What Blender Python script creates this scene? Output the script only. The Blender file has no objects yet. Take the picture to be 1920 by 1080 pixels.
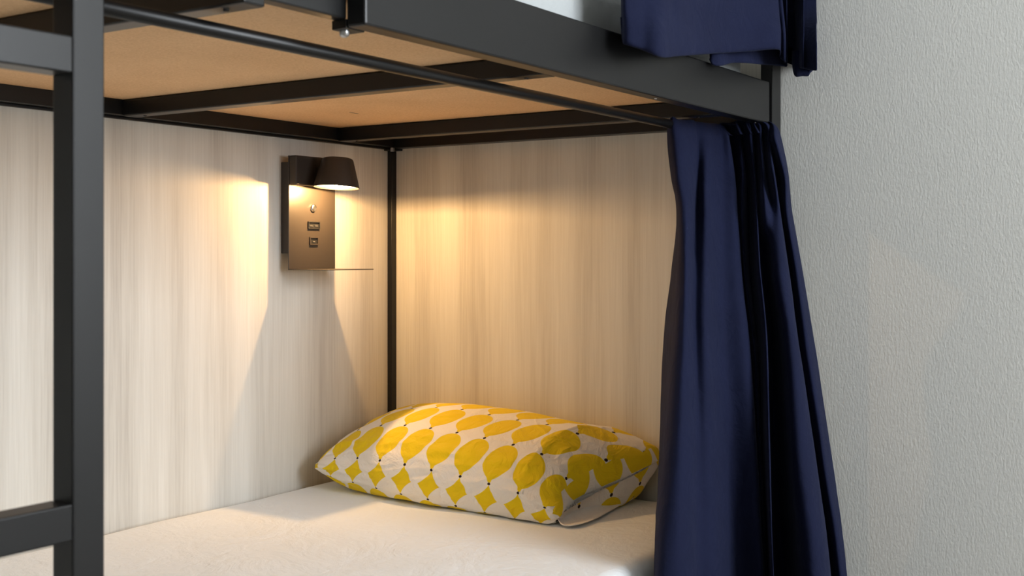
import bpy, bmesh, math, random
from mathutils import Vector, Matrix, noise
random.seed(7)
R = math.radians
C = bpy.context.scene.collection

# ------------------------------------------------------------------ camera
F_PX, YAW, HOR = 2225.16, 0.5873, 476.9          # focal length (px of 1920), heading, horizon row
CAM = Vector((-2.245, -1.8455, 0.98))
cam_d = bpy.data.cameras.new('camera'); cam = bpy.data.objects.new('camera', cam_d); C.objects.link(cam)
cam.location = CAM
cam.rotation_euler = (R(90), 0, YAW - R(90))
cam_d.sensor_width = 36; cam_d.lens = F_PX * 36 / 1920
cam_d.shift_y = -(540 - HOR) / 1920
cam_d.clip_start = 0.05
cam_d.dof.use_dof = True; cam_d.dof.focus_distance = 2.55; cam_d.dof.aperture_fstop = 11
bpy.context.scene.camera = cam

# ------------------------------------------------------------------ world, window light, exposure
w = bpy.data.worlds.new('world'); bpy.context.scene.world = w; w.use_nodes = True
w.node_tree.nodes['Background'].inputs['Color'].default_value = (0.80, 0.90, 1.0, 1)
w.node_tree.nodes['Background'].inputs['Strength'].default_value = 1.0

def area_light(name, loc, rot, sx, sy, power, col, spread=180):
    l = bpy.data.lights.new(name, 'AREA'); l.shape = 'RECTANGLE'; l.size = sx; l.size_y = sy
    l.energy = power; l.color = col; l.spread = R(spread)
    o = bpy.data.objects.new(name, l); o.location = loc; o.rotation_euler = rot; C.objects.link(o); return o
WX0, WX1, WZ0, WZ1, WY = -1.6, -0.10, 0.85, 2.45, -4.0      # the window opening in the room's front wall
area_light('window_daylight', ((WX0+WX1)/2, WY-0.12, (WZ0+WZ1)/2), (R(90), 0, 0), WX1-WX0, WZ1-WZ0, 152, (0.90, 0.945, 1.0))
LAMP_POWER = 10.8
vs = bpy.context.scene.view_settings
vs.view_transform = 'Standard'; vs.look = 'None'; vs.gamma = 1; vs.exposure = 0.0; vs.use_curve_mapping = False
bpy.context.scene.cycles.max_bounces = 10
bpy.context.scene.cycles.diffuse_bounces = 7

# ------------------------------------------------------------------ helpers: pixel ray -> point on a plane (for taking sizes)
VW = Vector((math.cos(YAW), math.sin(YAW), 0)); RT = Vector((math.sin(YAW), -math.cos(YAW), 0))
def ray(px, py): return VW + RT*((px-960)/F_PX) + Vector((0, 0, -(py-HOR)/F_PX))
def onY(px, py, Y): d = ray(px, py); return CAM + d*((Y-CAM.y)/d.y)

# ------------------------------------------------------------------ materials
def srgb(r, g, b):
    f = lambda c: (c/255/12.92) if c/255 <= 0.04045 else ((c/255+0.055)/1.055)**2.4
    return (f(r), f(g), f(b), 1)
class NT:
    def __init__(s, name):
        s.m = bpy.data.materials.new(name); s.m.use_nodes = True
        s.t = s.m.node_tree; s.b = s.t.nodes['Principled BSDF']; s.x = 0
    def n(s, typ, **kw):
        nd = s.t.nodes.new(typ)
        for k, v in kw.items():
            if k.startswith('i_'): nd.inputs[k[2:].replace('_', ' ')].default_value = v
            else: setattr(nd, k, v)
        return nd
    def l(s, a, b): s.t.links.new(a, b)
    def math(s, op, a, b=None, c=None, clamp=False):
        nd = s.t.nodes.new('ShaderNodeMath'); nd.operation = op; nd.use_clamp = clamp
        for i, v in enumerate((a, b, c)):
            if v is None: continue
            if isinstance(v, (int, float)): nd.inputs[i].default_value = v
            else: s.l(v, nd.inputs[i])
        return nd.outputs[0]
    def coord(s, scale=(1,1,1), out='Object'):
        tc = s.n('ShaderNodeTexCoord'); mp = s.n('ShaderNodeMapping'); mp.inputs['Scale'].default_value = scale
        s.l(tc.outputs[out], mp.inputs['Vector']); return mp.outputs['Vector']
    def noise(s, vec, scale, detail=4, rough=0.5, dist=0):
        nd = s.n('ShaderNodeTexNoise'); nd.inputs['Scale'].default_value = scale; nd.inputs['Detail'].default_value = detail
        nd.inputs['Roughness'].default_value = rough; nd.inputs['Distortion'].default_value = dist
        if vec is not None: s.l(vec, nd.inputs['Vector'])
        return nd.outputs['Fac']
    def ramp(s, fac, stops):
        nd = s.n('ShaderNodeValToRGB'); e = nd.color_ramp.elements
        while len(e) < len(stops): e.new(0.5)
        for i, (p, c) in enumerate(stops): e[i].position = p; e[i].color = c
        s.l(fac, nd.inputs[0]); return nd.outputs[0]
    def mix(s, fac, a, b, typ='MIX'):
        nd = s.n('ShaderNodeMix', data_type='RGBA', blend_type=typ)
        for v, k in ((fac, 0), (a, 6), (b, 7)):
            if isinstance(v, (int, float, tuple)): nd.inputs[k].default_value = v
            else: s.l(v, nd.inputs[k])
        return nd.outputs[2]
    def bump(s, h, strength, dist):
        nd = s.n('ShaderNodeBump'); nd.inputs['Strength'].default_value = strength; nd.inputs['Distance'].default_value = dist
        s.l(h, nd.inputs['Height']); s.l(nd.outputs[0], s.b.inputs['Normal']); return nd
    def set(s, col=None, rough=None, metal=None, spec=None, sheen=None):
        if col is not None:
            if isinstance(col, tuple): s.b.inputs['Base Color'].default_value = col
            else: s.l(col, s.b.inputs['Base Color'])
        if rough is not None: s.b.inputs['Roughness'].default_value = rough
        if metal is not None: s.b.inputs['Metallic'].default_value = metal
        if spec is not None: s.b.inputs['Specular IOR Level'].default_value = spec
        if sheen is not None: s.b.inputs['Sheen Weight'].default_value = sheen
        return s

def mat_metal(name, col, rough=0.5):
    m = NT(name); v = m.coord(); n1 = m.noise(v, 900, 2); n2 = m.noise(v, 9, 3)
    c = m.mix(m.math('MULTIPLY', n2, 0.5), col, tuple(x*0.75 for x in col[:3])+(1,))
    m.set(c, rough, 0.0, 0.4); m.bump(n1, 0.08, 0.0006); return m.m
def mat_wood(name, axis):
    # whitewashed laminate: narrow upright grain, faint boards of differing tone; axis = the horizontal direction of the panel
    m = NT(name); tc = m.n('ShaderNodeTexCoord'); sp = m.n('ShaderNodeSeparateXYZ'); m.l(tc.outputs['Object'], sp.inputs[0])
    h = sp.outputs[axis]; z = sp.outputs[2]
    def vec(a, b, off=0.0):
        cb = m.n('ShaderNodeCombineXYZ'); m.l(m.math('MULTIPLY_ADD', h, a, off), cb.inputs[0]); m.l(m.math('MULTIPLY', z, b), cb.inputs[2]); return cb.outputs[0]
    fine = m.noise(vec(230, 5), 1.0, 5, 0.65)
    broad = m.noise(vec(26, 1.1, 3.3), 1.0, 4, 0.6, 0.6)
    wave = m.n('ShaderNodeTexWave', wave_type='BANDS', bands_direction='X'); m.l(vec(1.3, 0.16, 5.0), wave.inputs[0])
    wave.inputs['Scale'].default_value = 1.6; wave.inputs['Distortion'].default_value = 7; wave.inputs['Detail'].default_value = 3; wave.inputs['Detail Scale'].default_value = 1.2
    brd = m.n('ShaderNodeTexWhiteNoise', noise_dimensions='1D'); m.l(m.math('FLOOR', m.math('MULTIPLY', h, 11.3)), brd.inputs['W'])
    s = m.math('ADD', m.math('MULTIPLY', fine, 0.40), m.math('MULTIPLY', broad, 0.42))
    s = m.math('ADD', s, m.math('MULTIPLY', wave.outputs['Fac'], 0.15))
    s = m.math('ADD', s, m.math('MULTIPLY', brd.outputs['Value'], 0.10))
    c = m.ramp(s, [(0.30, srgb(183, 177, 168)), (0.50, srgb(208, 204, 195)), (0.68, srgb(221, 218, 210))])
    m.set(c, 0.5, 0, 0.3); m.bump(fine, 0.12, 0.0008); return m.m
def mat_mdf():
    m = NT('particle_board'); v = m.coord(); n1 = m.noise(v, 260, 4, 0.7); n2 = m.noise(v, 5, 3)
    c = m.ramp(m.math('ADD', m.math('MULTIPLY', n1, 0.7), m.math('MULTIPLY', n2, 0.3)), [(0.3, srgb(205, 164, 120)), (0.55, srgb(228, 190, 147)), (0.75, srgb(238, 204, 163))])
    m.set(c, 0.75, 0, 0.2); m.bump(n1, 0.15, 0.001); return m.m
def mat_wall(name, col, bump=True):
    m = NT(name); v = m.coord((1, 1, 0.42)); n1 = m.noise(v, 270, 3, 0.55, 0.4); n2 = m.noise(m.coord(), 1.5, 2)
    c = m.mix(m.math('MULTIPLY', n2, 0.25), col, tuple(x*0.93 for x in col[:3])+(1,))
    m.set(c, 0.8, 0, 0.25)
    if bump: m.bump(n1, 0.32, 0.0026)
    return m.m
def mat_sheet(name, col):
    m = NT(name); v = m.coord((1, 1, 1)); big = m.noise(v, 7, 5, 0.6, 1.2)
    sm = m.noise(v, 26, 4, 0.6, 1.8); wv = m.noise(v, 900, 1)
    h = m.math('ADD', m.math('MULTIPLY', big, 1.0), m.math('ADD', m.math('MULTIPLY', sm, 0.28), m.math('MULTIPLY', wv, 0.02)))
    m.set(col, 0.85, 0, 0.15, 0.1); m.bump(h, 0.5, 0.012); return m.m
def mat_navy():
    m = NT('navy_cloth'); v = m.coord(); tc = m.coord((1500, 1500, 1500))
    wv = m.noise(m.coord((1, 1, 0.25)), 1400, 2); n2 = m.noise(v, 12, 3)
    c = m.mix(n2, srgb(17, 21, 42), srgb(22, 27, 52))
    c = m.mix(m.math('MULTIPLY', wv, 0.25), c, srgb(32, 37, 64))
    m.set(c, 0.85, 0, 0.1, 0.05); m.b.inputs['Sheen Roughness'].default_value = 0.4
    m.b.inputs['Sheen Tint'].default_value = (0.55, 0.62, 1, 1)
    m.bump(m.math('ADD', wv, m.math('MULTIPLY', m.noise(v, 18, 4, 0.55, 0.8), 14.0)), 0.25, 0.0016); return m.m
def mat_emit(name, col, s):
    m = NT(name); m.set((0.9, 0.9, 0.9, 1), 0.5); m.b.inputs['Emission Color'].default_value = col; m.b.inputs['Emission Strength'].default_value = s; return m.m
def mat_plain(name, col, rough=0.5, metal=0.0, spec=0.5):
    m = NT(name); n = m.noise(m.coord(), 60, 2); m.set(m.mix(m.math('MULTIPLY', n, 0.3), col, tuple(x*0.85 for x in col[:3])+(1,)), rough, metal, spec); return m.m

def mat_lemons():
    # printed cotton: UV holds lattice coordinates (U along a row, V counts rows; a stalk sits on every whole V)
    m = NT('lemon_print'); uv = m.n('ShaderNodeUVMap', uv_map='lattice'); sp = m.n('ShaderNodeSeparateXYZ'); m.l(uv.outputs[0], sp.inputs[0])
    U, V = sp.outputs[0], sp.outputs[1]
    fv = m.math('FRACT', V); row = m.math('FLOOR', V)
    c = m.math('SUBTRACT', m.math('FRACT', U), 0.5); t = m.math('SUBTRACT', fv, 0.5)
    # each lemon leans a little inside its cell
    c = m.math('ADD', c, m.math('MULTIPLY', m.math('SINE', m.math('MULTIPLY', t, 6.283)), 0.035))
    tt = m.math('ADD', t, m.math('MULTIPLY', c, -0.06))
    fcurve = m.n('ShaderNodeFloatCurve'); cv = fcurve.mapping.curves[0]
    pts = [(0.0, 0.0), (0.035, 0.0), (0.06, 0.13), (0.14, 0.29), (0.28, 0.405), (0.46, 0.44), (0.62, 0.415), (0.76, 0.31), (0.85, 0.18), (0.90, 0.085), (0.955, 0.05), (0.98, 0.0), (1.0, 0.0)]
    cv.points[0].location = pts[0]; cv.points[1].location = pts[-1]
    for p in pts[1:-1]: cv.points.new(*p)
    fcurve.mapping.update(); m.l(m.math('ADD', tt, 0.5), fcurve.inputs['Value'])
    lemon = m.math('SUBTRACT', fcurve.outputs[0], m.math('ABSOLUTE', c))
    at = m.math('ABSOLUTE', t); ac = m.math('ABSOLUTE', c)
    # the row folded along the front edge shows as four-cornered pieces
    dia = m.math('SUBTRACT', 0.68, m.math('ADD', m.math('POWER', m.math('MULTIPLY', at, 1.32), 0.85), m.math('POWER', m.math('MULTIPLY', ac, 1.62), 0.85)))
    isd = m.math('COMPARE', row, 0.0, 0.1)
    shp = m.math('ADD', m.math('MULTIPLY', lemon, m.math('SUBTRACT', 1.0, isd)), m.math('MULTIPLY', dia, isd))
    mask = m.math('MULTIPLY_ADD', shp, 60.0, 0.5, clamp=True)
    # stalk: a small three-lobed dot on the lattice point
    cs = m.math('SUBTRACT', m.math('FRACT', m.math('ADD', U, 0.0)), 0.5)
    ts = m.math('SUBTRACT', m.math('FRACT', m.math('ADD', V, 0.5)), 0.5)
    d = m.math('SQRT', m.math('ADD', m.math('POWER', m.math('MULTIPLY', cs, 0.72), 2), m.math('POWER', m.math('MULTIPLY', ts, 1.0), 2)))
    dot = m.math('MULTIPLY_ADD', m.math('SUBTRACT', 0.034, d), 160.0, 0.5, clamp=True)
    n = m.noise(m.coord(), 30, 3)
    base = m.mix(mask, srgb(243, 236, 226), m.mix(n, srgb(244, 212, 22), srgb(238, 204, 12)))
    base = m.mix(dot, base, srgb(38, 24, 20))
    m.set(base, 0.8, 0, 0.2, 0.08)
    v = m.coord(); cr = m.noise(v, 22, 5, 0.62, 1.6)
    vor = m.n('ShaderNodeTexVoronoi', feature='DISTANCE_TO_EDGE'); vor.inputs['Scale'].default_value = 11
    nz = m.n('ShaderNodeTexNoise'); nz.inputs['Scale'].default_value = 9; m.l(v, nz.inputs[0])
    mx = m.mix(0.12, v, nz.outputs['Color']); m.l(mx, vor.inputs['Vector'])
    ridge = m.math('SUBTRACT', 1.0, m.math('MULTIPLY', vor.outputs[0], 9.0, clamp=True), clamp=True)
    m.bump(m.math('ADD', cr, m.math('MULTIPLY', ridge, 0.22)), 0.5, 0.012)
    return m.m

M = dict(
    metal=mat_metal('black_powder_coat', (0.0055, 0.0055, 0.0057, 1), 0.38),
    lampmetal=mat_metal('lamp_black_metal', (0.036, 0.029, 0.024, 1), 0.42),
    woodx=mat_wood('pale_wood_side', 0), woody=mat_wood('pale_wood_end', 1), mdf=mat_mdf(),
    wall=mat_wall('grey_wall_paint', srgb(212, 212, 207)), ceil=mat_wall('ceiling_paint', srgb(225, 225, 222), False),
    sheet=mat_sheet('white_sheet', srgb(234, 238, 240)), sheet2=mat_sheet('cool_white_sheet', srgb(180, 184, 184)),
    navy=mat_navy(), lemon=mat_lemons(),
    steel=mat_plain('bolt_steel', (0.55, 0.55, 0.56, 1), 0.3, 1.0), dark=mat_plain('socket_black', (0.012, 0.012, 0.012, 1), 0.4),
    chrome=mat_plain('satin_chrome', (0.75, 0.74, 0.72, 1), 0.22, 1.0),
    frame=mat_plain('white_window_frame', srgb(228, 228, 226), 0.4), glow=mat_emit('lamp_diffuser', (1.0, 0.80, 0.52, 1), 9.0),
)
def mat_floor():
    m = NT('floor_vinyl'); n = m.noise(m.coord((1, 8, 1)), 6, 5); m.set(m.ramp(n, [(0.3, srgb(120, 110, 98)), (0.7, srgb(150, 139, 125))]), 0.5); return m.m
M['floor'] = mat_floor()
def mat_glass():
    m = NT('window_glass'); m.t.nodes.remove(m.b); o = m.t.nodes['Material Output']
    tr = m.n('ShaderNodeBsdfTransparent'); gl = m.n('ShaderNodeBsdfGlossy'); gl.inputs['Roughness'].default_value = 0.02
    mx = m.n('ShaderNodeMixShader'); mx.inputs[0].default_value = 0.06; m.l(tr.outputs[0], mx.inputs[1]); m.l(gl.outputs[0], mx.inputs[2]); m.l(mx.outputs[0], o.inputs[0]); return m.m
M['glass'] = mat_glass()

# ------------------------------------------------------------------ mesh helpers
def link(name, bm, mat, parent=None, smooth=False, bevel=0.0):
    me = bpy.data.meshes.new(name); bm.normal_update(); bm.to_mesh(me); bm.free()
    o = bpy.data.objects.new(name, me); C.objects.link(o)
    me.materials.append(mat)
    if smooth:
        for p in me.polygons: p.use_smooth = True
    if bevel:
        b = o.modifiers.new('bevel', 'BEVEL'); b.width = bevel; b.segments = 2; b.limit_method = 'ANGLE'
    if parent is not None:
        o.parent = parent; o.matrix_parent_inverse = Matrix.Translation(parent.location).inverted()
    return o
def box(bm, x0, x1, y0, y1, z0, z1):
    v = [bm.verts.new((x, y, z)) for x in (x0, x1) for y in (y0, y1) for z in (z0, z1)]
    for f in ((0,1,3,2), (4,6,7,5), (0,4,5,1), (2,3,7,6), (0,2,6,4), (1,5,7,3)): bm.faces.new([v[i] for i in f])
def bx(*a):
    bm = bmesh.new(); box(bm, *a); return bm
def cyl(p0, p1, r0, r1=None, seg=32, caps=True, bm=None):
    bm = bm or bmesh.new(); r1 = r0 if r1 is None else r1
    p0 = Vector(p0); p1 = Vector(p1); d = (p1-p0).normalized(); q = d.to_track_quat('Z', 'Y')
    A = [bm.verts.new(p0 + q @ Vector((r0*math.cos(2*math.pi*i/seg), r0*math.sin(2*math.pi*i/seg), 0))) for i in range(seg)]
    B = [bm.verts.new(p1 + q @ Vector((r1*math.cos(2*math.pi*i/seg), r1*math.sin(2*math.pi*i/seg), 0))) for i in range(seg)]
    for i in range(seg):
        j = (i+1) % seg; bm.faces.new((A[i], A[j], B[j], B[i]))
    if caps: bm.faces.new(A[::-1]); bm.faces.new(B)
    return bm
def lathe(profile, M4, seg=64, bm=None):
    bm = bm or bmesh.new(); rings = []
    for (r, z) in profile:
        rings.append([bm.verts.new(M4 @ Vector((r*math.cos(2*math.pi*i/seg), r*math.sin(2*math.pi*i/seg), z))) for i in range(seg)] if r > 1e-6 else [bm.verts.new(M4 @ Vector((0, 0, z)))])
    for a, b in zip(rings, rings[1:]):
        for i in range(seg):
            j = (i+1) % seg
            if len(a) == 1: bm.faces.new((a[0], b[j], b[i]))
            elif len(b) == 1: bm.faces.new((a[i], a[j], b[0]))
            else: bm.faces.new((a[i], a[j], b[j], b[i]))
    return bm
def tag(o, label=None, cat=None, group=None, kind=None):
    if label: o['label'] = label
    if cat: o['category'] = cat
    if group: o['group'] = group
    if kind: o['kind'] = kind
    return o
def thing(name, loc, label, cat, group=None):
    o = bpy.data.objects.new(name, None); o.location = loc; o.empty_display_size = 0.1; C.objects.link(o); return tag(o, label, cat, group)
def rounded_box(x0, x1, y0, y1, z0, z1, r, seg=6):
    bm = bmesh.new(); box(bm, x0, x1, y0, y1, z0, z1)
    bmesh.ops.bevel(bm, geom=bm.edges[:], offset=r, segments=seg, affect='EDGES', profile=0.6); return bm

# ------------------------------------------------------------------ the room
RX0, RX1, RY1, CEIL = -4.6, 0.034, 0.045, 2.75
def st(o): return tag(o, kind='structure')
st(link('floor', bx(RX0, RX1, WY, RY1, -0.1, 0), M['floor']))
st(link('ceiling', bx(RX0, RX1, WY, RY1, CEIL, CEIL+0.1), M['ceil']))
st(link('wall_right', bx(RX1, RX1+0.15, WY, RY1, -0.1, CEIL+0.1), M['wall']))
st(link('wall_back', bx(RX0, RX1+0.15, RY1, RY1+0.15, -0.1, CEIL+0.1), M['wall']))
st(link('wall_left', bx(RX0-0.15, RX0, WY, RY1, -0.1, CEIL+0.1), M['wall']))
bm = bmesh.new(); z0, z1 = -0.1, CEIL+0.1
box(bm, RX0-0.15, WX0, WY-0.15, WY, z0, z1); box(bm, WX1, RX1+0.15, WY-0.15, WY, z0, z1)
box(bm, WX0, WX1, WY-0.15, WY, z0, WZ0); box(bm, WX0, WX1, WY-0.15, WY, WZ1, z1)
st(link('wall_front', bm, M['wall']))
bm = bmesh.new(); t = 0.05
for a in ((WX0, WX0+t, WZ0, WZ1), (WX1-t, WX1, WZ0, WZ1), (WX0, WX1, WZ0, WZ0+t), (WX0, WX1, WZ1-t, WZ1), ((WX0+WX1)/2-t/2, (WX0+WX1)/2+t/2, WZ0, WZ1)):
    box(bm, a[0], a[1], WY-0.09, WY-0.03, a[2], a[3])
wf = st(link('window_1', bm, M['frame']))
link('glass_pane', bx(WX0+t, WX1-t, WY-0.064, WY-0.060, WZ0+t, WZ1-t), M['glass'], wf)

# ------------------------------------------------------------------ pale wood panels behind the bunk
PT = 2.45
p = link('wood_panel', bx(-2.10, -0.0165, 0.0, 0.018, 0.12, PT), M['woodx'], bevel=0.0006)
tag(p, 'pale wood-grain panel along the long side of the bunk, with the reading lamp on it', 'wall panel', 'pale wood panels enclosing the bunk')
p = link('wood_panel', bx(0.0, 0.018, -0.955, -0.0132, 0.12, PT), M['woody'], bevel=0.0006)
tag(p, 'pale wood-grain panel across the head end, behind the lemon pillow', 'wall panel', 'pale wood panels enclosing the bunk')

# ------------------------------------------------------------------ the bunk bed frame
ZB = 1.2348                                            # underside of the upper bunk
BL = -2.06
bed = thing('bunk_bed', (-1.0, -0.5, 0), 'black steel bunk bed frame with ladder, around the lemon pillow', 'bunk bed')
mt = M['metal']
def part(name, bm, mat=mt, parent=bed, bevel=0.0012, smooth=False): return link(name, bm, mat, parent, smooth, bevel)
# corner posts
part('post', bx(-0.0229, 0.0230, -0.98, -0.956, 0, 2.5))
part('post', bx(-0.0165, 0.018, -0.0132, 0.018, 0, 2.5))
part('post', bx(BL-0.04, BL, -0.98, -0.95, 0, 2.5))
part('post', bx(BL-0.04, BL, -0.03, 0.0, 0, 2.5))
# upper bunk rails
bm = bmesh.new(); box(bm, -1.2386, -0.036, -0.98, -0.952, ZB, 1.3172)
fr = part('front_rail', bm, bevel=0.003)
link('end_bracket', bx(-0.040, -0.0229, -0.974, -0.955, ZB+0.004, 1.311), mt, fr, bevel=0.001)
b = bmesh.new(); box(b, -1.2386, -1.2070, -0.952, -0.930, ZB-0.0008, ZB+0.010)
link('joint_plate', b, mt, fr, bevel=0.001)
link('bolt', lathe([(0, -0.0075), (0.003, -0.0072), (0.0055, -0.005), (0.0058, -0.0008), (0.0058, 0)], Matrix.Translation((-1.2265, -0.9385, ZB-0.0008)), 20), M['steel'], fr, True)
part('front_rail', bx(BL, -1.236, -0.9505, -0.932, 1.2446, 1.3172), bevel=0.002)
bm = bmesh.new(); box(bm, BL, -0.0165, -0.03, -0.001, ZB+0.003, 1.2665); box(bm, BL, -0.0165, -0.010, -0.001, ZB-0.002, ZB+0.003); part('rear_rail', bm)
bm = bmesh.new(); box(bm, -0.030, -0.001, -0.952, -0.03, ZB, 1.2665); part('end_rail', bm)
for i, x0 in enumerate((-0.2290, -0.8173, -1.3935, -1.96)):
    s = part('cross_slat', bx(x0, x0+0.030, -0.952, -0.03, ZB+0.0006, 1.2655), bevel=0.0025)
    for yy in (-0.075, -0.91):
        link('bolt', lathe([(0, -0.002), (0.003, -0.0018), (0.0035, 0)], Matrix.Translation((x0+0.015, yy, ZB+0.0006)), 16), M['dark'], s, True)
# corner plate and bolts under the back corner
bm = bmesh.new()
box(bm, -0.034, -0.0165, -0.024, -0.0020, ZB-0.005, ZB+0.001); box(bm, -0.0165, -0.001, -0.034, -0.0132, ZB-0.005, ZB+0.001)
part('corner_plate', bm)
part('bolt', cyl((-0.040, -0.034, ZB-0.009), (-0.040, -0.034, ZB), 0.005, seg=6), M['steel'], bevel=0)
part('bolt', lathe([(0, -0.0014), (0.0018, -0.0012), (0.0024, 0)], Matrix.Translation((-0.075, -0.966, ZB)), 16), M['steel'], bevel=0)
part('bolt', lathe([(0, -0.0014), (0.0018, -0.0012), (0.0024, 0)], Matrix.Translation((-0.50, -0.966, ZB)), 16), M['steel'], bevel=0)
# board under the upper mattress
bm = bmesh.new(); box(bm, BL, -0.0165, -0.950, -0.0035, 1.2665, 1.2825)
board = part('base_board', bm, M['mdf'], bevel=0.0005)
link('slot', rounded_box(-0.4330, -0.4070, -0.2475, -0.2445, 1.2661, 1.2669, 0.0003, 1), M['dark'], board)
# lower bunk rails and board (mostly below the picture)
part('lower_rail', bx(BL, -0.0229, -0.98, -0.952, 0.24, 0.322)); part('lower_rail', bx(BL, -0.0165, -0.03, -0.001, 0.24, 0.30))
part('base_board', bx(BL, -0.0165, -0.950, -0.031, 0.285, 0.301), M['mdf'], bevel=0.0005)
# ladder
LX0, LX1 = -1.6150, -1.5830
lad = part('ladder', bx(LX0, LX1, -0.98, -0.9516, 0.0, 2.05), bevel=0.0018)
link('ladder_post', bx(LX0-0.43, LX0-0.398, -0.98, -0.9516, 0.0, 2.05), mt, lad, bevel=0.0018)
for k in range(-2, 3):
    zt = 1.1647 + k*0.3960
    if zt < 0.1 or zt > 2.0: continue
    link('rung', bx(LX0-0.398, LX0, -0.98, -0.9516, zt-0.0315, zt), mt, lad, bevel=0.0016)
link('foot', bx(LX0-0.003, LX1+0.003, -0.983, -0.9486, 0.0, 0.02), M['dark'], lad)
# curtain rail under the upper bunk
RODY, RODZ = -0.8815, 1.2190
rod = part('curtain_rod', cyl((BL, RODY, RODZ), (-0.004, RODY, RODZ), 0.0082, seg=40), bevel=0, smooth=False)
for pgon in rod.data.polygons: pgon.use_smooth = len(pgon.vertices) == 4
link('rod_bracket', bx(-0.014, -0.002, RODY-0.012, RODY+0.012, RODZ-0.012, ZB), mt, rod, bevel=0.001)

# ------------------------------------------------------------------ lower mattress
def mattress(name, x0, x1, y0, y1, z0, z1, r, mat, nx=150, ny=90, amp=0.0025, seed=0.0):
    # a padded slab: a lathe-like rounded rim, top gently uneven and dented
    bm = bmesh.new(); cx, cy = (x0+x1)/2, (y0+y1)/2; hx, hy = (x1-x0)/2, (y1-y0)/2
    top, bot = {}, {}
    def pt(i, j, up):
        u = -1+2*i/nx; v = -1+2*j/ny
        u = math.copysign(1-(1-abs(u))**1.35, u); v = math.copysign(1-(1-abs(v))**1.35, v)
        dx = hx*(1-abs(u)); dy = hy*(1-abs(v))
        def drop(d): return 0 if d >= r else r - math.sqrt(max(0, r*r-(r-d)**2))
        dz = min(r+0.0, math.hypot(drop(dx), drop(dy)) if dx < r and dy < r else max(drop(dx), drop(dy)))
        px, py = cx+hx*u, cy+hy*v
        # round the plan corners
        ex, ey = hx*abs(u)-(hx-r), hy*abs(v)-(hy-r)
        if ex > 0 and ey > 0:
            l = math.hypot(ex, ey); m_ = max(ex, ey); k = m_/l if l > 0 else 1
            px = cx+math.copysign(hx-r+ex*k, u); py = cy+math.copysign(hy-r+ey*k, v)
        n = noise.noise(Vector((px*5+seed, py*5, 0))) + 0.5*noise.noise(Vector((px*13+seed, py*11, 3)))
        z = (z1-dz+n*amp) if up else (z0+dz*0.7)
        return (px, py, z)
    for i in range(nx+1):
        for j in range(ny+1):
            top[i, j] = bm.verts.new(pt(i, j, True)); bot[i, j] = bm.verts.new(pt(i, j, False))
    for i in range(nx):
        for j in range(ny):
            bm.faces.new((top[i, j], top[i+1, j], top[i+1, j+1], top[i, j+1])); bm.faces.new((bot[i, j], bot[i, j+1], bot[i+1, j+1], bot[i+1, j]))
    for i in range(nx):
        bm.faces.new((bot[i, 0], bot[i+1, 0], top[i+1, 0], top[i, 0])); bm.faces.new((bot[i+1, ny], bot[i, ny], top[i, ny], top[i+1, ny]))
    for j in range(ny):
        bm.faces.new((bot[0, j+1], bot[0, j], top[0, j], top[0, j+1])); bm.faces.new((bot[nx, j], bot[nx, j+1], top[nx, j+1], top[nx, j]))
    return link(name, bm, mat, None, True)
o = mattress('mattress', -2.04, -0.012, -0.945, -0.006, 0.302, 0.4705, 0.035, M['sheet'])
tag(o, 'lower bunk mattress in a smooth cream-white fitted sheet, under the lemon pillow', 'mattress')
o = mattress('mattress', -2.04, -0.034, -0.928, -0.033, 1.2835, 1.405, 0.03, M['sheet2'], 80, 50, seed=4)
tag(o, 'white mattress on the upper bunk, seen just above the black front rail', 'mattress')

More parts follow.
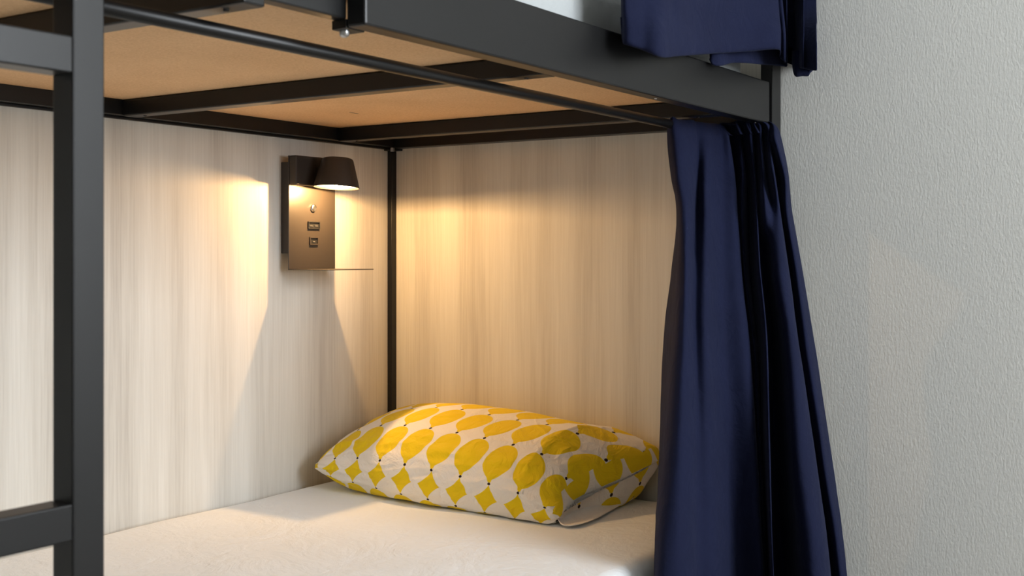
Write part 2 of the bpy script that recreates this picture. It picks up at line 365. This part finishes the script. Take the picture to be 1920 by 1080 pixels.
# ------------------------------------------------------------------ lemon pillow
def catmull(P, n):
    out = []; m_ = len(P)
    for i in range(m_-1):
        p0, p1, p2, p3 = P[max(i-1, 0)], P[i], P[i+1], P[min(i+2, m_-1)]
        for k in range(n):
            t = k/n; out.append(0.5*((2*p1)+(p2-p0)*t+(2*p0-5*p1+4*p2-p3)*t*t+(3*p1-p0-3*p2+p3)*t*t*t))
    out.append(P[-1]); return out
def smooth01(x): x = max(0.0, min(1.0, x)); return x*x*(3-2*x)
def pillow():
    NU, NS = 200, 240
    YL, YR = -0.055, -0.676
    root = Vector((-0.2, -0.4, 0.4715))
    secs = []; bots = []
    for i in range(NU+1):
        u = -1+2*i/NU; a_ = abs(u); f = (u+1)/2
        ue = math.copysign(1-(1-a_)**1.25, u)
        f = (ue+1)/2
        if ue < 0: b = b2_ = 0.100*(max(0, 1-(-ue)**2.3))**0.66
        else:
            b2_ = 0.097*(max(0, 1-ue**9.0))**0.50
            kk = 0.74
            b = 0.100*(1-0.20*min(ue, kk)**2)
            if ue > kk: b *= (1-0.62*((ue-kk)/(1-kk))**1.0)*(max(0, 1-((ue-kk)/(1-kk))**8))**0.5
        b += 0.0022; b2_ += 0.0022
        Y = YL+(YR-YL)*f
        # end line of the section: front end (XF,ZF), back end (XB,ZB2)
        XF = -0.333-0.022*math.sin(math.pi*f)-0.007*f; ZF = 0.524+(0.484-0.524)*f
        XB = -0.020+0.012*f; ZB2 = 0.590+(0.560-0.590)*f
        pinch = 1-0.10*(1-ue**2)**0.5*0
        cx, cz = (XF+XB)/2, (ZF+ZB2)/2
        th = math.atan2(ZB2-ZF, XB-XF); a = math.hypot(XB-XF, ZB2-ZF)/2*pinch
        secs.append((ue, f, Y, cx, cz, th, a, b)); bots.append(b2_)
    bm = bmesh.new(); uvl = bm.loops.layers.uv.new('lattice')
    rings, uvs = [], []
    ylen = 0.0; prev = None
    for k, (ue, f, Y, cx, cz, th, a, b) in enumerate(secs):
        pts = []
        n = 2.25+0.0*f
        for s in range(NS):
            ph = math.pi + 2*math.pi*s/NS*-1          # start at the front end, go over the top
            cph, sph = math.cos(ph), math.sin(ph)
            xx = a*math.copysign(abs(cph)**(2/n), cph); zz = (b if sph > 0 else bots[k])*math.copysign(abs(sph)**(2/n), sph)
            # pointed front lip: thin toward the ends
            px = cx+xx*math.cos(th)-zz*math.sin(th)*0.9; pz = cz+xx*math.sin(th)+zz*math.cos(th)
            pts.append(Vector((px, Y, pz)))
        # sag: the belly rests on the sheet
        for q in pts:
            lim = 0.4722
            if q.z < lim+0.012: q.z = lim+0.012*math.exp((q.z-lim-0.012)/0.012) if q.z < lim+0.012 else q.z
        # seam bows forward and down in the middle: front end pulled to the belly
        rings.append(pts)
    # wrinkles
    out = []
    for k, pts in enumerate(rings):
        ue, f, Y, cx, cz, th, a, b = secs[k]; row = []
        for s, q in enumerate(pts):
            c = Vector((cx, Y, cz)); nrm = Vector((q.x-cx, 0, (q.z-cz)*2.0)); nrm.normalize() if nrm.length > 1e-6 else None
            ang = s/NS*2*math.pi
            endw = smooth01((abs(ue)-0.45)/0.5)*(1-smooth01((abs(ue)-0.97)/0.03)*0.6)
            ridge = abs(noise.noise(Vector((ang*2.3+ue*0.6, ue*2.2, 1.7 if ue > 0 else 9.1))))
            ridge2 = abs(noise.noise(Vector((ang*5.0-ue*1.6, ue*3.0, 4.2))))
            front = smooth01((math.cos(ang)-0.35)/0.5)
            d = endw*(0.010*(0.5-ridge)*1.6+0.004*(0.4-ridge2)) + 0.004*noise.noise(Vector((q.x*9, q.y*9, q.z*9)))
            d += front*0.0035*(0.4-ridge2)*2
            if b < 0.02: d *= b/0.02
            p2 = q+nrm*d
            if p2.z < 0.4718: p2.z = 0.4718
            if p2.x > -0.0035: p2.x = -0.0035
            p2.y -= 0.060*smooth01((q.x+0.30)/0.30)*f**3
            # the end bows out
            p2.y += (-0.006*math.sin(ang*3+1)+0.008*noise.noise(Vector((ang*1.5, 2, 0))))*smooth01((abs(ue)-0.9)/0.1)
            row.append(p2)
        out.append(row)
    V = [[bm.verts.new(q-root) for q in row] for row in out]
    # lattice coordinates from arc lengths
    k0 = NS//4
    cum = [0.0]
    for k in range(1, NU+1): cum.append(cum[-1]+(rings[k][int(NS*0.18)]-rings[k-1][int(NS*0.18)]).length)
    arcs = []
    mid = rings[NU//2]; sref = [0.0]
    for s in range(1, NS+1): sref.append(sref[-1]+(mid[s % NS]-mid[s-1]).length)
    tot = sref[-1]
    S0 = 0.034                                        # where the row of stalks along the front edge lies
    def lat(k, s):
        y = cum[k]
        L = sref[s]
        if L > tot*0.60: L -= tot                     # underside continues downward from the front edge
        h = L - S0 - 0.012*math.sin(k/NU*math.pi)
        if h >= 0: q = -h/0.104; off = h*0.07
        else: q = -h/0.062; off = h*0.16
        return ((y-off*1.0)/0.0690+0.27, q)
    for k in range(NU):
        for s in range(NS):
            t_ = (s+1) % NS
            fc = bm.faces.new((V[k][s], V[k+1][s], V[k+1][t_], V[k][t_]))
            cs = ((k, s), (k+1, s), (k+1, s+1), (k, s+1))
            vals = [lat(kk, ss) for kk, ss in cs]
            if secs[k][0] > 0.965:
                vals = [(out[kk][ss % NS].x/0.080+0.62, 10.02-(out[kk][ss % NS].z-0.475-0.15*(out[kk][ss % NS].x+0.33))/0.112) for kk, ss in cs]
            for lp, val in zip(fc.loops, vals): lp[uvl].uv = val
    bm.faces.new(V[0]); bm.faces.new(V[NU][::-1])
    bmesh.ops.recalc_face_normals(bm, faces=bm.faces[:])
    o = link('pillow', bm, M['lemon'], None, True)
    o.location = root
    return o, secs
pil, psecs = pillow()
def onZ(px, py, Z): d = ray(px, py); return CAM + d*((Z-CAM.z)/d.z)
def hem():
    outer = [(1030,925,.512),(1036,950,.498),(1046,975,.480),(1058,986,.4745),(1085,984,.4745),(1115,974,.4750),(1145,958,.4755),(1172,942,.4765),(1196,926,.479),(1218,908,.486)]
    A = [onZ(px, py, z) for px, py, z in outer]
    n_ = len(A); inner = [Vector((-0.322+0.315*(i/(n_-1)), -0.662, 0.500-0.022*math.sin(math.pi*min(1, i/(n_-1)*1.2))+0.045*(i/(n_-1)))) for i in range(n_)]
    midr = [(a*0.55+b*0.45)+Vector((0, 0, -0.012 if 1 < i < n_-1 else 0.0)) for i, (a, b) in enumerate(zip(A, inner))]
    for q in midr: q.z = max(q.z, 0.4730)
    rows_ = [catmull(r, 6) for r in (inner, midr, A)]
    cols = [catmull(list(c), 6) for c in zip(*rows_)]
    bm = bmesh.new(); uvl = bm.loops.layers.uv.new('lattice')
    V = [[bm.verts.new(q-pil.location) for q in c] for c in cols]
    for i in range(len(V)-1):
        for j in range(len(V[0])-1):
            fc = bm.faces.new((V[i][j], V[i+1][j], V[i+1][j+1], V[i][j+1]))
            for lp, (ii, jj) in zip(fc.loops, ((i, j), (i+1, j), (i+1, j+1), (i, j+1))): lp[uvl].uv = (5.02+ii*0.0004, 3.45+jj*0.008)
    h = link('hem', bm, M['lemon'], None, True); h.parent = pil
    so = h.modifiers.new('t', 'SOLIDIFY'); so.thickness = 0.0012
hem()
tag(pil, 'white pillow printed with yellow lemons, lying at the head end of the lower bunk', 'pillow')

# ------------------------------------------------------------------ reading lamp on the side panel
LC = -0.3120
lamp = thing('reading_lamp', (LC, 0, 1.08), 'black metal reading lamp with a lit round head, sockets and thin shelf', 'wall lamp')
lm = M['lampmetal']
link('back_box', bx(-0.378, -0.246, -0.0285, -0.0002, 0.982, 1.180), lm, lamp, bevel=0.001)
bm = bmesh.new()
box(bm, -0.3855, -0.2385, -0.0310, -0.0285, 0.9480, 1.193)
fp = link('front_plate', bm, lm, lamp, bevel=0.0007)
link('shelf', bx(-0.3855, -0.2385, -0.1440, -0.0285, 0.9462, 0.9480), lm, lamp, bevel=0.0004)
hb = link('head_mount', rounded_box(-0.3855, -0.2600, -0.052, -0.0310, 1.129, 1.193, 0.004, 3), lm, lamp)
link('arm', cyl((LC, -0.050, 1.160), (LC, -0.085, 1.160), 0.012), lm, lamp, True)
TILT = R(4)                                            # the head is turned a little on its arm
HM = Matrix.Translation((LC+0.003, -0.1005, 1.160)) @ Matrix.Rotation(TILT, 4, 'Y') @ Matrix.Translation((0, 0, -0.0350))
head = link('lamp_shade', lathe([(0.0, 0.064), (0.028, 0.064), (0.0325, 0.062), (0.0345, 0.058), (0.0500, 0.0), (0.0488, -0.0006), (0.0478, 0.0), (0.0330, 0.050), (0, 0.050)], HM, 72), lm, lamp, True)
head.data.set_sharp_from_angle(angle=R(40)) if hasattr(head.data, 'set_sharp_from_angle') else None
link('diffuser', lathe([(0, 0.0042), (0.0474, 0.0042), (0.0468, 0.0070), (0, 0.0070)], HM, 64), M['glow'], lamp, True)
bl = bpy.data.lights.new('reading_light', 'POINT'); bl.energy = LAMP_POWER; bl.color = (1.0, 0.575, 0.225); bl.shadow_soft_size = 0.007
bo = bpy.data.objects.new('reading_light', bl); C.objects.link(bo); bo.parent = lamp
bo.matrix_parent_inverse = Matrix.Translation(lamp.location).inverted(); bo.location = HM @ Vector((0, 0, 0.0024))
# push button, flat socket, small socket
yb = -0.0310
RX = Matrix.Rotation(R(90), 4, 'X')
btn = link('switch_button', lathe([(0, 0.0055), (0.006, 0.0052), (0.0082, 0.004), (0.0086, 0.0), ], Matrix.Translation((-0.3111, yb, 1.0821)) @ RX, 32), M['chrome'], lamp, True)
def socket(cx, cz, w_, h_, slot):
    bm = bmesh.new(); t = 0.0022
    box(bm, cx-w_/2, cx+w_/2, yb-0.0035, yb, cz+h_/2-t, cz+h_/2); box(bm, cx-w_/2, cx+w_/2, yb-0.0035, yb, cz-h_/2, cz-h_/2+t)
    box(bm, cx-w_/2, cx-w_/2+t, yb-0.0035, yb, cz-h_/2+t, cz+h_/2-t); box(bm, cx+w_/2-t, cx+w_/2, yb-0.0035, yb, cz-h_/2+t, cz+h_/2-t)
    s = link('socket', bm, M['dark'] if slot > 1 else lm, lamp, bevel=0.0004)
    link('socket_face', bx(cx-w_/2+t, cx+w_/2-t, yb-0.0008, yb-0.0001, cz-h_/2+t, cz+h_/2-t), M['dark'], s)
    for k in range(slot):
        ox = (k-(slot-1)/2)*w_*0.42
        link('contact', bx(cx+ox-w_*0.13, cx+ox+w_*0.13, yb-0.0022, yb-0.0008, cz-h_*0.16, cz-h_*0.02), M['chrome'], s)
    return s
socket(-0.3094, 1.0440, 0.037, 0.0165, 2)
socket(-0.3094, 1.0095, 0.027, 0.0175, 1)

# ------------------------------------------------------------------ curtains
def cloth(rows, nu, nv, thick=0.0016, wr=0.0015, name='curtain', xmax=0.030):
    """rows: list of rows of world points (same count); smooth surface through them"""
    G = [catmull(r, nu) for r in rows]
    cols = list(zip(*G)); cols = [catmull(list(c), nv) for c in cols]
    bm = bmesh.new(); V = []
    for i, c in enumerate(cols):
        cc = []
        for j, q in enumerate(c):
            d = wr*noise.noise(Vector((q.x*16, q.y*16, q.z*5)))+wr*0.6*noise.noise(Vector((q.x*45, q.y*45, q.z*11)))
            q = q+Vector((0.3*d, -d, 0)); q.x = min(q.x, xmax); cc.append(bm.verts.new(q))
        V.append(cc)
    for i in range(len(V)-1):
        for j in range(len(V[0])-1): bm.faces.new((V[i][j], V[i+1][j], V[i+1][j+1], V[i][j+1]))
    return bm
# lower curtain: rows of (pixel column, plan depth) read off the photograph at a picture row
rows_px = [
 # y,   list of (px, Y)
 (226, [(1254,-.868),(1262,-.888),(1280,-.894),(1302,-.892),(1306,-.886),(1330,-.899),(1345,-.884),(1360,-.900),(1366,-.884),(1382,-.902),(1389,-.886),(1403,-.903),(1410,-.887),(1422,-.906),(1427,-.893),(1436,-.925),(1441,-.935),(1448,-.975),(1453,-.990)]),
 (262, [(1252,-.862),(1263,-.894),(1284,-.908),(1304,-.904),(1307,-.886),(1328,-.914),(1350,-.890),(1366,-.920),(1369,-.886),(1387,-.922),(1394,-.888),(1407,-.928),(1414,-.892),(1425,-.945),(1429,-.905),(1440,-.985),(1444,-.990),(1455,-1.012),(1465,-.995)]),
 (330, [(1258,-.858),(1266,-.910),(1286,-.930),(1301,-.926),(1308,-.896),(1326,-.938),(1352,-.912),(1376,-.950),(1376,-.895),(1392,-.944),(1400,-.892),(1414,-.970),(1418,-.925),(1431,-1.000),(1438,-.988),(1452,-1.030),(1456,-.995),(1472,-1.040),(1479,-1.010)]),
 (400, [(1270,-.862),(1272,-.920),(1284,-.945),(1296,-.946),(1306,-.908),(1325,-.958),(1352,-.932),(1380,-.975),(1379,-.910),(1390,-.955),(1404,-.925),(1418,-1.000),(1421,-.985),(1434,-1.020),(1449,-1.028),(1463,-1.040),(1462,-1.010),(1476,-1.045),(1485,-1.030)]),
 (520, [(1258,-.862),(1269,-.935),(1282,-.965),(1292,-.970),(1303,-.944),(1325,-.985),(1352,-.955),(1390,-1.010),(1388,-.945),(1398,-.980),(1408,-.965),(1426,-1.030),(1425,-.990),(1440,-.992),(1456,-1.045),(1479,-1.062),(1478,-1.025),(1494,-1.055),(1506,-1.050)]),
 (640, [(1245,-.870),(1262,-.950),(1278,-.980),(1290,-.985),(1304,-.968),(1326,-1.005),(1355,-.970),(1402,-1.040),(1399,-.975),(1413,-1.010),(1421,-.995),(1437,-1.055),(1436,-.992),(1452,-1.00),(1474,-1.07),(1496,-1.085),(1494,-1.050),(1512,-1.072),(1527,-1.065)]),
 (860, [(1236,-.905),(1246,-.965),(1268,-1.000),(1290,-1.012),(1308,-.996),(1335,-1.025),(1370,-.992),(1417,-1.070),(1412,-1.000),(1424,-1.035),(1430,-1.020),(1443,-1.085),(1442,-.995),(1464,-1.01),(1490,-1.100),(1527,-1.122),(1525,-1.078),(1545,-1.108),(1559,-1.100)]),
 (1080,[(1228,-.962),(1233,-.992),(1262,-1.020),(1290,-1.034),(1312,-1.014),(1345,-1.045),(1385,-1.006),(1431,-1.095),(1425,-1.018),(1434,-1.050),(1440,-1.030),(1450,-1.105),(1448,-1.000),(1478,-1.015),(1510,-1.125),(1555,-1.155),(1553,-1.100),(1573,-1.138),(1588,-1.145)]),
]
def fit(px, yy, Y, i):
    """keep the cloth clear of the end post and the wall"""
    d = ray(px, yy); yx = lambda X: CAM.y + d.y*(X-CAM.x)/d.x          # plan depth at which this column meets plane X
    if yx(-0.036) < Y:
        if yx(-0.036) > -0.985: Y = yx(-0.036)-0.012*(i % 2)
        else: Y = min(Y, -0.989, yx(0.018))
    return onY(px, yy, Y)
def calm(r):
    ys = [Y for _, Y in r]; out = []
    for i, (px, Y) in enumerate(r):
        if 1 < i < 8: m_ = (ys[i-1]+ys[i]+ys[i+1])/3; Y = m_+(Y-m_)*0.55
        out.append((px, Y))
    return out
rows = [[fit(px, yy, Y, i) for i, (px, Y) in enumerate(calm(r))] for yy, r in rows_px]
# the heading lies level over the rod, gathered: set the first row's heights from the rod
for i, q in enumerate(rows[0]): q.z = RODZ+0.004+0.010*smooth01(i/12)+0.002*math.sin(i*2.4)
rows.insert(0, [Vector((q.x, (RODY if q.y > -0.93 else q.y+0.03)-0.001-0.004*(i % 2), RODZ+0.0105+0.010*smooth01(i/12)+0.0015*math.sin(i*2.4))) for i, q in enumerate(rows[0])])
rows.insert(0, [Vector((q.x, q.y+0.012+0.004*(i % 2), RODZ-0.004)) for i, q in enumerate(rows[1])])
last, prevr = rows[-1], rows[-2]
rows.append([Vector((min(a.x+(a.x-b.x)*0.35, 0.012), min(a.y+(a.y-b.y)*0.5, -0.99), a.z-0.24)) for a, b in zip(last, prevr)])
bm = cloth(rows, 9, 14)
cur = link('curtain', bm, M['navy'], None, True)
sol = cur.modifiers.new('thickness', 'SOLIDIFY'); sol.thickness = 0.0018; sol.offset = 0
tag(cur, 'long navy blue curtain gathered on the rod and hanging over the lower bunk end', 'curtain')

# upper curtain: end thrown up so that its folded bottom hangs over the rail
up = [
 # px top, px bottom, y bottom, Y
 (1163,1166, 62,-.978),(1166,1168, 78,-.992),(1173,1174, 82,-1.014),(1205,1206, 92,-1.032),(1238,1239,105,-1.050),(1262,1272,103,-1.030),(1310,1330, 99,-1.008),(1380,1400, 95,-1.020),(1438,1458, 91,-1.050),
 (1441,1462,106,-1.035),(1447,1472,114,-1.045),(1452,1470,117,-1.000),(1468,1482,118,-.985),(1486,1492,122,-1.010),(1504,1507,126,-1.080),(1508,1502,124,-1.065),(1516,1516,128,-1.085),(1530,1531,130,-1.110),
]
rows = []
for fr_, yy, dY in ((0.0, -170, 0.0), (0.35, -90, 0.0), (0.62, -35, 0.0), (0.8, 15, 0.0)):
    rows.append([onY(a+(b-a)*fr_, yy, Y*0.6+(-1.01)*0.4) for a, b, c, Y in up])
rows.append([onY(b, c*0.62, Y) for a, b, c, Y in up])
rows.append([onY(b, c-2.5, Y-0.002) for a, b, c, Y in up])
rows.append([onY(b, c, Y+0.008) for a, b, c, Y in up])
rows.append([onY(b, c-1, min(Y+0.030, -0.984)) for a, b, c, Y in up])
rows.append([onY(b-2, c-30, min(Y+0.045, -0.984)) for a, b, c, Y in up])
bm = cloth(rows, 8, 10, wr=0.0012)
# the layer tucked in behind, and the turned-up corner at the right
back = [(1330,112,-.985),(1336,121,-.992),(1352,122,-1.000),(1372,117,-.995),(1400,117,-1.003),(1432,120,-1.000),(1468,123,-1.010),(1476,124,-1.02)]
r2 = [[onY(px, -120, Y) for px, yb_, Y in back], [onY(px, 10, Y) for px, yb_, Y in back], [onY(px, yb_-18, Y) for px, yb_, Y in back], [onY(px, yb_, Y) for px, yb_, Y in back], [onY(px, yb_-3, Y+0.012) for px, yb_, Y in back]]
b2 = cloth(r2, 6, 8, wr=0.002); me = bpy.data.meshes.new('tmp'); b2.to_mesh(me); b2.free(); bm.from_mesh(me); bpy.data.meshes.remove(me)
back = [(1486,118,-1.02),(1488,134,-1.03),(1493,143,-1.04),(1504,142,-1.05),(1515,142,-1.06),(1519,136,-1.065),(1528,128,-1.075)]
r2 = [[onY(px, 95, Y) for px, yb_, Y in back], [onY(px, 112, Y) for px, yb_, Y in back], [onY(px, yb_-4, Y) for px, yb_, Y in back], [onY(px, yb_, Y+0.006) for px, yb_, Y in back], [onY(px, yb_-3, Y+0.018) for px, yb_, Y in back]]
b2 = cloth(r2, 6, 8, wr=0.001); me = bpy.data.meshes.new('tmp'); b2.to_mesh(me); b2.free(); bm.from_mesh(me); bpy.data.meshes.remove(me)
cur2 = link('curtain', bm, M['navy'], None, True)
sol = cur2.modifiers.new('thickness', 'SOLIDIFY'); sol.thickness = 0.0018; sol.offset = 0
tag(cur2, 'navy blue curtain of the upper bunk, bundled up with its hem over the front rail', 'curtain')
